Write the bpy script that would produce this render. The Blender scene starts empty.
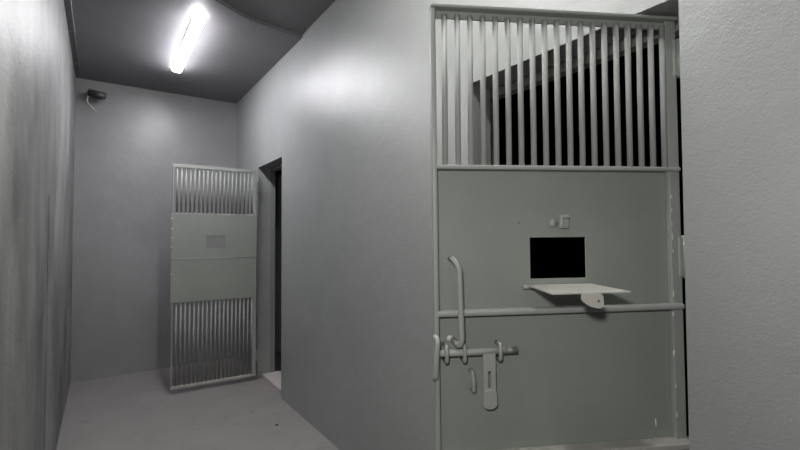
import bpy, bmesh, math, random
from mathutils import Vector, Matrix
random.seed(4)
sc = bpy.context.scene
COL = sc.collection
R = math.radians

# ------------------------------------------------------------------ materials
def mat(name, color, rough=0.5, spec=0.5, metal=0.0, blotch=None, blotch_scale=2.0, stretch=(1, 1, 1),
        bump=0.0, bump_scale=120.0, bump2=0.0, bump2_scale=8.0, speck=None, speck_scale=60.0, speck_at=0.66, rough_var=0.0,
        bump_stretch=(1, 1, 1)):
    m = bpy.data.materials.new(name); m.use_nodes = True
    nt = m.node_tree; n = nt.nodes; l = nt.links
    b = n['Principled BSDF']
    b.inputs['Base Color'].default_value = (*color, 1)
    b.inputs['Roughness'].default_value = rough
    b.inputs['Specular IOR Level'].default_value = spec
    b.inputs['Metallic'].default_value = metal
    tc = n.new('ShaderNodeTexCoord')
    def noise(scale, st=(1, 1, 1), detail=4, rgh=0.55):
        mp = n.new('ShaderNodeMapping'); mp.inputs['Scale'].default_value = st
        l.new(tc.outputs['Object'], mp.inputs['Vector'])
        t = n.new('ShaderNodeTexNoise'); t.inputs['Scale'].default_value = scale
        t.inputs['Detail'].default_value = detail; t.inputs['Roughness'].default_value = rgh
        l.new(mp.outputs['Vector'], t.inputs['Vector'])
        return t.outputs['Fac']
    col = None
    if blotch:
        r = n.new('ShaderNodeValToRGB')
        r.color_ramp.elements[0].position = 0.32; r.color_ramp.elements[1].position = 0.68
        r.color_ramp.elements[0].color = (*color, 1); r.color_ramp.elements[1].color = (*blotch, 1)
        l.new(noise(blotch_scale, stretch, 6, 0.6), r.inputs['Fac'])
        col = r.outputs['Color']
    if speck:
        r = n.new('ShaderNodeValToRGB')
        r.color_ramp.elements[0].position = speck_at; r.color_ramp.elements[1].position = speck_at + 0.05
        l.new(noise(speck_scale, (1, 1, 1), 3), r.inputs['Fac'])
        mx = n.new('ShaderNodeMix'); mx.data_type = 'RGBA'
        l.new(r.outputs['Color'], mx.inputs[0])
        if col: l.new(col, mx.inputs[6])
        else: mx.inputs[6].default_value = (*color, 1)
        mx.inputs[7].default_value = (*speck, 1)
        col = mx.outputs[2]
    if col: l.new(col, b.inputs['Base Color'])
    if rough_var:
        mr = n.new('ShaderNodeMapRange')
        mr.inputs['To Min'].default_value = rough - rough_var; mr.inputs['To Max'].default_value = rough + rough_var
        mr.inputs['From Min'].default_value = 0.3; mr.inputs['From Max'].default_value = 0.7
        l.new(noise(3.0, (1, 1, 1), 5), mr.inputs['Value']); l.new(mr.outputs[0], b.inputs['Roughness'])
    nrm = None
    if bump2:
        bp = n.new('ShaderNodeBump'); bp.inputs['Strength'].default_value = 1.0; bp.inputs['Distance'].default_value = bump2
        l.new(noise(bump2_scale, bump_stretch, 3), bp.inputs['Height']); nrm = bp.outputs['Normal']
    if bump:
        bp = n.new('ShaderNodeBump'); bp.inputs['Strength'].default_value = 1.0; bp.inputs['Distance'].default_value = bump
        l.new(noise(bump_scale, bump_stretch, 2), bp.inputs['Height'])
        if nrm: l.new(nrm, bp.inputs['Normal'])
        nrm = bp.outputs['Normal']
    if nrm: l.new(nrm, b.inputs['Normal'])
    return m

def emit(name, color, strength):
    m = bpy.data.materials.new(name); m.use_nodes = True
    b = m.node_tree.nodes['Principled BSDF']
    b.inputs['Base Color'].default_value = (0.9, 0.9, 0.9, 1)
    b.inputs['Emission Color'].default_value = (*color, 1)
    b.inputs['Emission Strength'].default_value = strength
    return m

M = {}
M['wall'] = mat('wall_paint', (0.230, 0.237, 0.235), 0.35, 0.5, blotch=(0.26, 0.267, 0.265), blotch_scale=1.6,
                bump=0.0015, bump_scale=150, bump2=0.003, bump2_scale=9, rough_var=0.04)
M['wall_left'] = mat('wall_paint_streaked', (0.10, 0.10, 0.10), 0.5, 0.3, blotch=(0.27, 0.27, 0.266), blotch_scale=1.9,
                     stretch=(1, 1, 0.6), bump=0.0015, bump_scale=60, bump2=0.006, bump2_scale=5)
M['wall_end'] = mat('wall_paint_matt', (0.195, 0.195, 0.20), 0.36, 0.5, blotch=(0.235, 0.235, 0.24), blotch_scale=1.6,
                    bump=0.0015, bump_scale=70, bump2=0.004, bump2_scale=5)
M['ceiling'] = mat('ceiling_paint_dark', (0.175, 0.172, 0.182), 0.6, 0.3, blotch=(0.195, 0.192, 0.202), blotch_scale=1.5,
                   bump=0.001, bump_scale=60)
M['cell'] = mat('cell_unlit_black', (0.012, 0.012, 0.012), 0.9, 0.1, bump=0.001, bump_scale=40)  # near-black base colour stands in for the lack of light inside the cells
M['floor'] = mat('floor_concrete', (0.185, 0.175, 0.172), 0.55, 0.4, blotch=(0.215, 0.204, 0.2), blotch_scale=2.4,
                 speck=(0.175, 0.166, 0.162), speck_scale=7, speck_at=0.62, bump=0.0015, bump_scale=50)
M['slab'] = mat('threshold_concrete', (0.40, 0.37, 0.36), 0.7, 0.3, blotch=(0.46, 0.43, 0.42), blotch_scale=5, bump=0.0015, bump_scale=50)
M['gate'] = mat('gate_paint', (0.25, 0.265, 0.245), 0.42, 0.5, blotch=(0.275, 0.288, 0.267), blotch_scale=3.0,
                bump=0.0004, bump_scale=60, bump2=0.001, bump2_scale=14)
M['panel'] = mat('gate_panel_paint', (0.215, 0.232, 0.21), 0.42, 0.5, blotch=(0.24, 0.255, 0.232), blotch_scale=2.6,
                 bump=0.0003, bump_scale=90, bump2=0.002, bump2_scale=5)
M['bar'] = mat('gate_bar_paint', (0.27, 0.28, 0.268), 0.6, 0.35, blotch=(0.30, 0.31, 0.295), blotch_scale=6, bump=0.00012, bump_scale=60)
M['frame_bar'] = mat('gate_bar_paint_dull', (0.21, 0.215, 0.205), 0.55, 0.4, blotch=(0.24, 0.245, 0.235), blotch_scale=6, bump=0.0001, bump_scale=60)
M['ledge'] = mat('gate_ledge_dusty', (0.30, 0.295, 0.27), 0.6, 0.4, blotch=(0.40, 0.39, 0.355), blotch_scale=9, bump=0.001, bump_scale=70)
M['flap'] = mat('flap_paint_pale', (0.38, 0.375, 0.34), 0.5, 0.5, blotch=(0.45, 0.44, 0.40), blotch_scale=12, bump=0.0005, bump_scale=90)
M['weld'] = mat('weld_paint_glint', (0.46, 0.46, 0.43), 0.3, 0.5, bump=0.001, bump_scale=80)  # paler weld paint, lightened to stand in for glints on the beads
M['wear'] = mat('worn_bolt_steel', (0.20, 0.20, 0.19), 0.4, 0.5, 0.2, blotch=(0.05, 0.05, 0.05), blotch_scale=30)
M['frame'] = mat('door_frame_paint', (0.17, 0.175, 0.17), 0.5, 0.5, blotch=(0.20, 0.205, 0.2), blotch_scale=4, bump=0.0008, bump_scale=60)
M['black'] = mat('camera_black_plastic', (0.02, 0.02, 0.02), 0.35, 0.5)
M['glass'] = mat('camera_lens_glass', (0.005, 0.005, 0.008), 0.08, 0.6)
M['grey'] = mat('camera_grey_hood', (0.045, 0.045, 0.045), 0.4, 0.5)
M['wire'] = mat('cable_pale_plastic', (0.5, 0.48, 0.44), 0.5, 0.5)
M['conduit'] = mat('conduit_paint', (0.20, 0.18, 0.18), 0.5, 0.4)
M['housing'] = mat('lamp_housing_white', (0.7, 0.7, 0.7), 0.4, 0.5)
M['tube'] = emit('lamp_tube_light', (0.97, 0.96, 1.0), 56.0)
M['tube_near'] = emit('lamp_tube_light_near', (1.0, 0.99, 0.96), 68.0)
M['chip'] = mat('debris_dark', (0.05, 0.047, 0.044), 0.9, 0.1)

# ------------------------------------------------------------------ geometry helpers
def box(bm, lo, hi, bev=0.0, seg=2):
    g = bmesh.ops.create_cube(bm, size=1.0)
    vs = g['verts']
    for v in vs:
        v.co = Vector([lo[i] + (v.co[i] + 0.5) * (hi[i] - lo[i]) for i in range(3)])
    if bev:
        es = list({e for v in vs for e in v.link_edges})
        bmesh.ops.bevel(bm, geom=es, offset=bev, segments=seg, profile=0.5, affect='EDGES')

def tube(bm, pts, r, seg=12, rounded=False):
    pts = [Vector(p) for p in pts]
    rr = r if isinstance(r, (list, tuple)) else [r] * len(pts)
    rings = []; up = None
    for i, p in enumerate(pts):
        a = pts[max(i - 1, 0)]; b = pts[min(i + 1, len(pts) - 1)]
        t = (b - a).normalized()
        if up is None:
            up = Vector((0, 0, 1)) if abs(t.z) < 0.9 else Vector((1, 0, 0))
        s = t.cross(up).normalized(); up = s.cross(t).normalized()
        rings.append([bm.verts.new(p + (s * math.cos(2 * math.pi * k / seg) + up * math.sin(2 * math.pi * k / seg)) * rr[i]) for k in range(seg)])
    for a, b in zip(rings[:-1], rings[1:]):
        for k in range(seg):
            f = bm.faces.new((a[k], a[(k + 1) % seg], b[(k + 1) % seg], b[k])); f.smooth = True
    bm.faces.new(rings[0][::-1]); bm.faces.new(rings[-1])

def bend(pts, rad=0.02, n=5):
    """round the inner corners of a poly-line"""
    pts = [Vector(p) for p in pts]; out = [pts[0]]
    for a, b, c in zip(pts[:-2], pts[1:-1], pts[2:]):
        d1 = (a - b); d2 = (c - b)
        r = min(rad, d1.length * 0.45, d2.length * 0.45)
        p, q = b + d1.normalized() * r, b + d2.normalized() * r
        for k in range(n + 1):
            t = k / n
            out.append(p * (1 - t) ** 2 + b * 2 * t * (1 - t) + q * t * t)
    out.append(pts[-1]); return out

def grid_plate(bm, us, vs, holes, w0, w1, fn):
    """a plate made of grid cells with some cells left open; fn(u, v, w) -> xyz"""
    cache = {}
    def V(i, j, w):
        k = (i, j, w)
        if k not in cache: cache[k] = bm.verts.new(fn(us[i], vs[j], w))
        return cache[k]
    nu, nv = len(us) - 1, len(vs) - 1
    solid = lambda i, j: 0 <= i < nu and 0 <= j < nv and (i, j) not in holes
    for i in range(nu):
        for j in range(nv):
            if not solid(i, j): continue
            bm.faces.new((V(i, j, w0), V(i + 1, j, w0), V(i + 1, j + 1, w0), V(i, j + 1, w0)))
            bm.faces.new((V(i, j + 1, w1), V(i + 1, j + 1, w1), V(i + 1, j, w1), V(i, j, w1)))
            if not solid(i - 1, j): bm.faces.new((V(i, j, w0), V(i, j + 1, w0), V(i, j + 1, w1), V(i, j, w1)))
            if not solid(i + 1, j): bm.faces.new((V(i + 1, j + 1, w0), V(i + 1, j, w0), V(i + 1, j, w1), V(i + 1, j + 1, w1)))
            if not solid(i, j - 1): bm.faces.new((V(i + 1, j, w0), V(i, j, w0), V(i, j, w1), V(i + 1, j, w1)))
            if not solid(i, j + 1): bm.faces.new((V(i, j + 1, w0), V(i + 1, j + 1, w0), V(i + 1, j + 1, w1), V(i, j + 1, w1)))

def prism(bm, outline, y0, y1):
    """outline in (x, z), extruded along y"""
    a = [bm.verts.new((x, y0, z)) for x, z in outline]; b = [bm.verts.new((x, y1, z)) for x, z in outline]
    n = len(a)
    bm.faces.new(a); bm.faces.new(b[::-1])
    for i in range(n): bm.faces.new((a[i], b[i], b[(i + 1) % n], a[(i + 1) % n]))

def blob(bm, c, r, sub=2, jit=0.0):
    g = bmesh.ops.create_icosphere(bm, subdivisions=sub, radius=1.0)
    for v in g['verts']:
        k = 1 + random.uniform(-jit, jit)
        v.co = Vector([c[i] + v.co[i] * r[i] * k for i in range(3)])
        for f in v.link_faces: f.smooth = True

def obj(name, bm, m, parent=None):
    bmesh.ops.recalc_face_normals(bm, faces=bm.faces)
    me = bpy.data.meshes.new(name); bm.to_mesh(me); bm.free()
    me.materials.append(M[m])
    o = bpy.data.objects.new(name, me); COL.objects.link(o)
    if parent: o.parent = parent
    return o

def make(name, m, parent, fn, *a):
    bm = bmesh.new(); fn(bm, *a); return obj(name, bm, m, parent)

def thing(name, label, cat, loc=(0, 0, 0), rz=0.0, group=None):
    o = bpy.data.objects.new(name, None); COL.objects.link(o)
    o.empty_display_size = 0.1
    o.location = loc; o.rotation_euler = (0, 0, rz)
    o['label'] = label; o['category'] = cat
    if group: o['group'] = group
    return o

def tag(o, label, cat, group=None):
    o['label'] = label; o['category'] = cat
    if group: o['group'] = group
    return o

def struct(name, bm, m):
    o = obj(name, bm, m); o['kind'] = 'structure'; return o

# ------------------------------------------------------------------ the place (x = towards the cells, y = along the corridor, z = up)
XR, XL, YE, YB, H, H2 = 1.423, -0.245, 5.825, -4.2, 3.24, 3.27
TW = 0.14
XC = 4.6                                   # back of the cells
NEAR = (0.604, 1.512, 2.222)               # doorway: y0, y1, top
FAR = (4.10, 4.862, 2.283)

bm = bmesh.new(); box(bm, (XL - 0.2, YB - 0.2, -0.15), (XC + 0.2, YE + 0.2, 0)); struct('floor', bm, 'floor')

bm = bmesh.new()
grid_plate(bm, [YB, NEAR[0], NEAR[1], FAR[0], FAR[1], YE], [0, NEAR[2], FAR[2], H2], {(1, 0), (3, 0), (3, 1)}, XR, XR + TW,
           lambda u, v, w: (w, u, v))
struct('wall_right', bm, 'wall')
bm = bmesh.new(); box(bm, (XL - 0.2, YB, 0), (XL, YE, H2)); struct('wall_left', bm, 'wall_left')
bm = bmesh.new(); box(bm, (XL - 0.2, YE, 0), (XC + 0.2, YE + 0.2, H2)); struct('wall_end', bm, 'wall_end')
bm = bmesh.new(); box(bm, (XL - 0.2, YB - 0.2, 0), (XC + 0.2, YB, H2)); struct('wall_behind', bm, 'wall_end')
# cells behind the doorways, their darkness put in as near-black colour
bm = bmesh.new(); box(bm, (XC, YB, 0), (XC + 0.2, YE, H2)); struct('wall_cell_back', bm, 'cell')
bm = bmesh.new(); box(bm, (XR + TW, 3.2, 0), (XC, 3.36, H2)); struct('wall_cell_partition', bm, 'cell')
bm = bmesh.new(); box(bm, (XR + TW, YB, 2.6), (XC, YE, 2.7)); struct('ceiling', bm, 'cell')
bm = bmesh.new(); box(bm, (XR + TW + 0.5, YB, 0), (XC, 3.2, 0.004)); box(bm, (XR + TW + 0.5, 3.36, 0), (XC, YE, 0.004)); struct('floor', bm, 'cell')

# ceiling: lower over the far end, stepping up towards the camera
bm = bmesh.new()
edge = [(XR, 3.60), (0.94, 3.52), (0.70, 3.39), (0.42, 3.2), (XL, 2.85)]
lowv = [bm.verts.new((x, y, H)) for x, y in edge]; highv = [bm.verts.new((x, y, H2)) for x, y in edge]
bm.faces.new(lowv + [bm.verts.new((XL, YE, H)), bm.verts.new((XR, YE, H))])
for i in range(len(edge) - 1): bm.faces.new((lowv[i], lowv[i + 1], highv[i + 1], highv[i]))
struct('ceiling', bm, 'ceiling')
bm = bmesh.new(); highv = [bm.verts.new((x, y, H2)) for x, y in edge]
bm.faces.new(highv + [bm.verts.new((XL, YB, H2)), bm.verts.new((XR, YB, H2))])
struct('ceiling', bm, 'ceiling')
bm = bmesh.new(); box(bm, (XL - 0.2, YB - 0.2, H2 + 0.02), (XC + 0.2, YE + 0.2, H2 + 0.15)); struct('ceiling', bm, 'ceiling')

# raised pale threshold in the far doorway, steel frames inside both doorways, strip on the left wall
bm = bmesh.new(); box(bm, (1.47, FAR[0] + .002, 0), (2.3, FAR[1] - .002, 0.03), 0.004); struct('trim_1', bm, 'slab')
def frame(y0, y1, top, n, near, far, gap):
    bm = bmesh.new()
    x0, x1, t = XR + TW + gap, XR + TW + gap + 0.05, 0.03
    grid_plate(bm, [y0 - 0.06, y0 + near, y1 + far, y1 + 0.10], [0, top - t, top + 0.06], {(1, 0)}, x0, x1, lambda u, v, w: (w, u, v))
    struct('trim_%d' % n, bm, 'frame')
frame(*NEAR, 2, 0.02, 0.06, 0.03); frame(*FAR, 3, 0.004, -0.003, 0.0)
bm = bmesh.new(); box(bm, (XL, 3.15, 0), (XL + 0.005, 3.20, 1.75), 0.002); struct('trim_4', bm, 'wall_left')

bm = bmesh.new(); box(bm, (XR - 0.006, NEAR[1] + 0.001, 0), (XR, NEAR[1] + 0.036, NEAR[2]), 0.002); struct('trim_5', bm, 'wall')

# ------------------------------------------------------------------ ceiling lights
def light(label, y0, y1, x, z, tube_mat):
    t = thing('ceiling_light', label, 'light', (x, (y0 + y1) / 2, z), 0, 'fluorescent battens of the corridor')
    L = (y1 - y0) / 2
    make('housing', 'housing', t, lambda bm: box(bm, (-0.0405, -L, -0.044), (0.0405, L, 0), 0.003))
    def shade(bm):
        o = [(0.043, -0.044), (0.0415, -0.049), (0.035, -0.056), (0.020, -0.065), (-0.020, -0.065), (-0.035, -0.056), (-0.0415, -0.049), (-0.043, -0.044)]
        prism(bm, o, -L, L)
        for e in (-L - 0.005, L): box(bm, (-0.041, e, -0.055), (0.041, e + 0.005, -0.012), 0.002)
    make('diffuser', tube_mat, t, shade)
    return t
light('glowing white strip light on the grey ceiling above the corridor end', 3.69, 4.87, 0.61, H, 'tube')
light('white strip light on the ceiling above the large foreground gate', 0.70, 1.88, 0.61, H2, 'tube_near')

# ------------------------------------------------------------------ barred gates
GW, GH = 0.827, 2.2
Z1, Z2, Z3 = 1.707, 1.270, 0.846
HX0, HX1, HZ0, HZ1 = 0.333, 0.517, 1.365, 1.493
def gate(label, loc, rz, s, outside):
    """local x from hinge to free edge, z up, outer face towards s * y"""
    g = thing('barred_gate', label, 'gate', loc, rz, 'barred cell gates')
    def B(name, m, lo, hi, bev=0.003, parent=g):
        return make(name, m, parent, lambda bm: box(bm, (lo[0], min(lo[1] * s, hi[1] * s), lo[2]), (hi[0], max(lo[1] * s, hi[1] * s), hi[2]), bev))
    # frame
    def angle(bm):
        y = sorted((-0.014 * s, -0.006 * s)); box(bm, (0.016, y[0], GH - 0.032), (GW, y[1], GH - 0.010), 0.001)
        y = sorted((-0.014 * s, 0.020 * s)); box(bm, (0.016, y[0], GH - 0.010), (GW, y[1], GH), 0.003)
    make('top_rail', 'gate', g, angle)
    B('bottom_rail', 'ledge' if not outside else 'gate', (0.016, -0.014, 0), (GW, 0.016, 0.028), 0.004)
    B('free_stile', 'gate', (GW - 0.015, -0.012, 0.028), (GW, 0.018, GH - 0.010), 0.005)
    B('hinge_stile', 'gate', (0.018, -0.012, 0.028), (0.055, 0.008, GH - 0.010), 0.003)
    # rails across the face
    B('middle_rail', 'bar', (0.019, -0.012, Z1 - 0.007), (GW - 0.004, 0.018, Z1 + 0.007), 0.005)
    B('middle_rail', 'bar', (0.019, -0.010, Z2 - 0.010), (GW - 0.004, 0.020, Z2 + 0.009), 0.007)
    B('middle_rail', 'ledge', (0.019, -0.012, Z3 - 0.012), (GW - 0.004, 0.040, Z3 + 0.008), 0.004)
    # bars
    def bar_mesh(z0, z1):
        bm = bmesh.new(); tube(bm, [(0, 0, z0), (0, 0, z1)], 0.0088, 12); return bm
    first = {}
    for z0, z1 in ((Z1 + 0.008, GH - 0.026), (0.026, Z3 - 0.010)):
        for k in range(19):
            if z0 not in first:
                o = obj('bar', bar_mesh(z0, z1), 'bar' if outside else 'frame_bar', g); first[z0] = o
            else:
                o = first[z0].copy(); COL.objects.link(o); o.parent = g
            o.rotation_euler = (0, -0.005, 0); o.location = (0.064 + 0.04005 * k + 0.0085 * (z0 > 1), 0.002 * s, 0)   # slightly out of plumb
    # sheet steel panels on the inner face
    yi0, yi1 = (-0.016, -0.012)
    x0, x1 = (0.018, GW + (0.006 if not outside else -0.002))
    bm = bmesh.new()
    grid_plate(bm, [x0, HX0, HX1, x1], [Z2 - 0.004, HZ0, HZ1, Z1 + 0.004], {(1, 1)}, yi0 * s, yi1 * s, lambda u, v, w: (u, w, v))
    obj('upper_panel', bm, 'panel', g)
    B('lower_panel', 'panel', (x0, yi0, Z3 - 0.004), (x1, yi1, Z2 - 0.006), 0)
    return g, B

# ---- near gate, seen from outside
g, B = gate('large barred steel gate in the foreground with open food hatch and sliding bolt', (1.5645, 0.656, 0.010), R(152.87), 1, True)
g.rotation_euler = (0, 0.0055, R(152.87))   # sags slightly
# hinges in the gap beside the wall
for z0, z1 in ((2.01, 2.128), (1.363, 1.491), (0.75, 0.852)):
    h = B('hinge', 'gate', (0.000, -0.006, z0), (0.030, 0.012, z1), 0.004)
    make('hinge_pin', 'gate', h, lambda bm: tube(bm, [(0.008, 0.008, z0 - 0.004), (0.008, 0.008, z1 + 0.004)], 0.009, 10))
# weld beads down the hinge stile
for z in (1.62, 1.575, 1.53, 1.49, 1.445, 1.31, 1.245, 1.12, 1.02, 0.93):
    make('weld_bead', 'weld', g, lambda bm: blob(bm, (0.051 + random.uniform(-.004, .003), 0.006, z), (0.0035, 0.003, random.uniform(0.008, 0.016)), 2, 0.25))
make('weld_bead', 'weld', g, lambda bm: blob(bm, (0.112, -0.008, 0.90), (0.003, 0.003, 0.014), 2, 0.25))
# hatch flap folded down into a shelf, with its locking tongue
def flap(bm):
    y0, y1 = -0.006, 0.185
    a = [(0.322, y0, 1.347), (0.530, y0, 1.347), (0.542, y1, 1.345), (0.318, y1, 1.345)]
    v = [bm.verts.new(p) for p in a] + [bm.verts.new((p[0], p[1], p[2] - 0.004)) for p in a]
    bm.faces.new(v[:4]); bm.faces.new(v[4:][::-1])
    for i in range(4): bm.faces.new((v[i], v[4 + i], v[4 + (i + 1) % 4], v[(i + 1) % 4]))
f = make('hatch_flap', 'flap', g, flap); f['label'] = 'pale flap folded down as a small shelf'
def tongue(bm):
    prism(bm, [(.461, 1.345), (.408, 1.340), (.402, 1.335), (.401, 1.312), (.406, 1.304), (.416, 1.302), (.440, 1.308), (.457, 1.319), (.462, 1.326)], 0.184, 0.191)
make('locking_tongue', 'flap', f, tongue)
make('tongue_hole', 'wear', f, lambda bm: tube(bm, [(0.416, 0.189, 1.322), (0.416, 0.1915, 1.322)], 0.004, 10))
for x in (0.530, 0.335):
    make('flap_hinge', 'gate', f, lambda bm: tube(bm, [(x - 0.016, -0.004, 1.341), (x + 0.016, -0.004, 1.341)], 0.007, 10))
# catch above the hatch
def catch(bm):
    box(bm, (0.394, -0.013, 1.520), (0.424, 0.004, 1.562), 0.004)
    box(bm, (0.396, 0.003, 1.551), (0.422, 0.012, 1.562), 0.003)
    box(bm, (0.416, 0.003, 1.528), (0.424, 0.010, 1.560), 0.003)
    blob(bm, (0.440, -0.011, 1.538), (0.012, 0.004, 0.016), 2, 0.25)
make('hatch_catch', 'gate', g, catch)
make('rivet', 'wear', g, lambda bm: blob(bm, (0.551, -0.012, 1.540), (0.0035, 0.002, 0.0035), 2))
# pull handle
make('pull_handle', 'bar', g, lambda bm: tube(bm, bend([(0.770, -0.012, 1.432), (0.768, 0.026, 1.430), (0.755, 0.036, 1.404), (0.750, 0.036, 1.195), (0.756, 0.028, 1.176), (0.766, -0.012, 1.188)], 0.02), 0.0085, 12))
make('weld_bead', 'weld', g, lambda bm: blob(bm, (0.775, -0.010, 1.192), (0.012, 0.004, 0.012), 2, 0.2))
# sliding bolt with hasp plate
b = make('sliding_bolt', 'bar', g, lambda bm: tube(bm, [(0.612, 0.012, 1.154), (0.822, 0.012, 1.154)], 0.0105, 14))
tp = make('bolt_tip', 'wear', b, lambda bm: tube(bm, [(0.574, 0.012, 1.154), (0.576, 0.012, 1.154), (0.612, 0.012, 1.154)], [0.0085, 0.0105, 0.0105], 14))
tp['label'] = 'dark worn bolt tip'
def hasp(bm):
    grid_plate(bm, [0.645, 0.659, 0.668, 0.683], [1.030, 1.048, 1.098, 1.150], {(1, 1)}, 0.017, 0.022, lambda u, v, w: (u, w, v))
    o = []
    for k in range(13):
        a = math.pi + math.pi * k / 12
        o.append((0.6645 + 0.0215 * math.cos(a), 1.003 + 0.015 * math.sin(a)))
    o += [(0.6845, 1.034), (0.679, 1.042), (0.650, 1.042), (0.6445, 1.034)]
    prism(bm, o, 0.0175, 0.027)
make('hasp_plate', 'bar', b, hasp)
for x in (0.793, 0.739, 0.630):
    def loop(bm):
        p = bend([(x, -0.012, 1.176), (x, 0.024, 1.176), (x, 0.027, 1.154), (x, 0.024, 1.130), (x, -0.012, 1.130)], 0.008)
        tube(bm, p, 0.0062, 10)
    make('bolt_loop', 'gate', g, loop)
make('bolt_keeper', 'gate', g, lambda bm: tube(bm, bend([(0.824, 0.010, 1.206), (0.819, 0.024, 1.194), (0.824, 0.026, 1.146), (0.826, 0.024, 1.090), (0.826, 0.010, 1.080)], 0.02), 0.0085, 10))
make('staple', 'gate', g, lambda bm: tube(bm, bend([(0.712, -0.012, 1.094), (0.711, 0.006, 1.093), (0.709, 0.009, 1.064), (0.708, 0.006, 1.036), (0.708, -0.012, 1.036)], 0.007), 0.0072, 10))

# ---- far gate, swung open into the corridor and seen from inside
g2, B2 = gate('smaller distant barred gate swung open across the corridor end, hatch closed', (1.400, 4.790, 0.042), R(178.3), -1, False)
# closed hatch flap on the outer face, visible as a recess
fl = B2('hatch_flap', 'frame', (0.325, -0.012, 1.350), (0.526, -0.008, 1.510), 0)
bead = None
for k in range(19):
    if bead is None:
        bead = make('weld_bead', 'weld', g2, lambda bm: blob(bm, (0, 0, 0), (0.009, 0.005, 0.006), 2, 0.15)); o = bead
    else:
        o = bead.copy(); COL.objects.link(o); o.parent = g2
    o.location = (0.064 + 0.04005 * k, 0.016, Z1 + 0.006)
for z in (1.66, 1.56, 1.47, 1.38, 1.12):
    o = bead.copy(); COL.objects.link(o); o.parent = g2; o.location = (GW + 0.002, 0.015, z)
seam = make('weld_seam', 'bar', g2, lambda bm: tube(bm, [(0.018, 0.014, Z2 - 0.005), (GW, 0.014, Z2 - 0.005)], 0.005, 8))
for z0, z1 in ((1.95, 2.07), (0.15, 0.27)):
    B2('hinge', 'frame', (0.000, -0.010, z0), (0.024, 0.012, z1), 0.003)

# ------------------------------------------------------------------ small things
c = thing('security_camera', 'small dark security camera in the ceiling corner at the corridor end', 'camera', (-0.075, YE, 3.09))
make('mount', 'black', c, lambda bm: (tube(bm, [(-0.03, 0.0, 0.0), (-0.03, -0.02, 0.0)], 0.035, 18), tube(bm, bend([(-0.03, -0.02, 0), (-0.03, -0.09, 0.0), (0.0, -0.12, -0.03)], 0.03), 0.011, 10)))
bd = make('body', 'black', c, lambda bm: tube(bm, [(-0.05, -0.13, -0.03), (-0.045, -0.131, -0.031), (0.075, -0.155, -0.055), (0.08, -0.156, -0.056)], [0.030, 0.036, 0.036, 0.030], 20))
make('hood', 'grey', bd, lambda bm: tube(bm, [(-0.05, -0.130, -0.020), (0.10, -0.160, -0.048)], [0.034, 0.036], 20))
make('lens', 'glass', bd, lambda bm: tube(bm, [(0.079, -0.156, -0.056), (0.092, -0.158, -0.058)], 0.018, 16))
cb = make('cable', 'wire', c, lambda bm: tube(bm, bend([(-0.040, -0.10, -0.02), (-0.06, -0.11, -0.07), (-0.065, -0.10, -0.125), (-0.02, -0.08, -0.165), (0.01, -0.02, -0.19), (0.012, 0.0, -0.19)], 0.03), 0.006, 8))
cb['label'] = 'pale looped cable'

cdt = tag(make('conduit', 'conduit', None, lambda bm: tube(bm, [(-0.205, 3.05, H - 0.004), (-0.205, 5.60, H - 0.004)], 0.005, 8)),
    'thin painted conduit running along the ceiling beside the left wall', 'conduit')
for y in (3.7, 4.5, 5.3):
    make('clip', 'conduit', cdt, lambda bm: box(bm, (XL, y, H - 0.011), (-0.198, y + 0.018, H), 0.001))
def chip(bm): blob(bm, (0, 0, 0.004), (0.017, 0.010, 0.005), 1, 0.25)
d = make('debris_chip', 'chip', None, chip); d.location = (1.19, 3.53, 0); d.rotation_euler = (0, 0, 0.6)
tag(d, 'tiny dark chip of debris on the floor near the right wall', 'debris')

# ------------------------------------------------------------------ light the near part of the corridor
ld = bpy.data.lights.new('corridor_lamp', 'AREA'); ld.shape = 'DISK'; ld.size = 0.12; ld.energy = 6.3; ld.color = (1, 0.99, 0.96)
lo = bpy.data.objects.new('corridor_lamp', ld); COL.objects.link(lo)
lo.location = (XL + 0.06, -0.05, 1.77)
lo.rotation_euler = (Vector((1.2, 0.75, 1.3)) - lo.location).to_track_quat('-Z', 'Y').to_euler()

w = bpy.data.worlds.new('World'); sc.world = w; w.use_nodes = True
w.node_tree.nodes['Background'].inputs['Color'].default_value = (0, 0, 0, 1)

# ------------------------------------------------------------------ camera
cd = bpy.data.cameras.new('camera'); co = bpy.data.objects.new('camera', cd); COL.objects.link(co)
cd.sensor_width = 36; cd.sensor_fit = 'HORIZONTAL'; cd.lens = 440.43 / 800 * 36; cd.clip_start = 0.02
yaw, pitch, roll = 0.59671324, 0.02984559, -0.00479478
fw = Vector((math.sin(yaw) * math.cos(pitch), math.cos(yaw) * math.cos(pitch), math.sin(pitch)))
rt = Vector((math.cos(yaw), -math.sin(yaw), 0)); up = rt.cross(fw)
cr, sr = math.cos(roll), math.sin(roll)
rt2 = rt * cr + up * sr; up2 = up * cr - rt * sr
m = Matrix((rt2, up2, -fw)).transposed().to_4x4(); m.translation = (0, 0, 1.5)
co.matrix_world = m
sc.camera = co
sc.view_settings.view_transform = 'Standard'; sc.view_settings.look = 'None'
sc.view_settings.gamma = 1; sc.view_settings.exposure = 1.2; sc.view_settings.use_curve_mapping = False
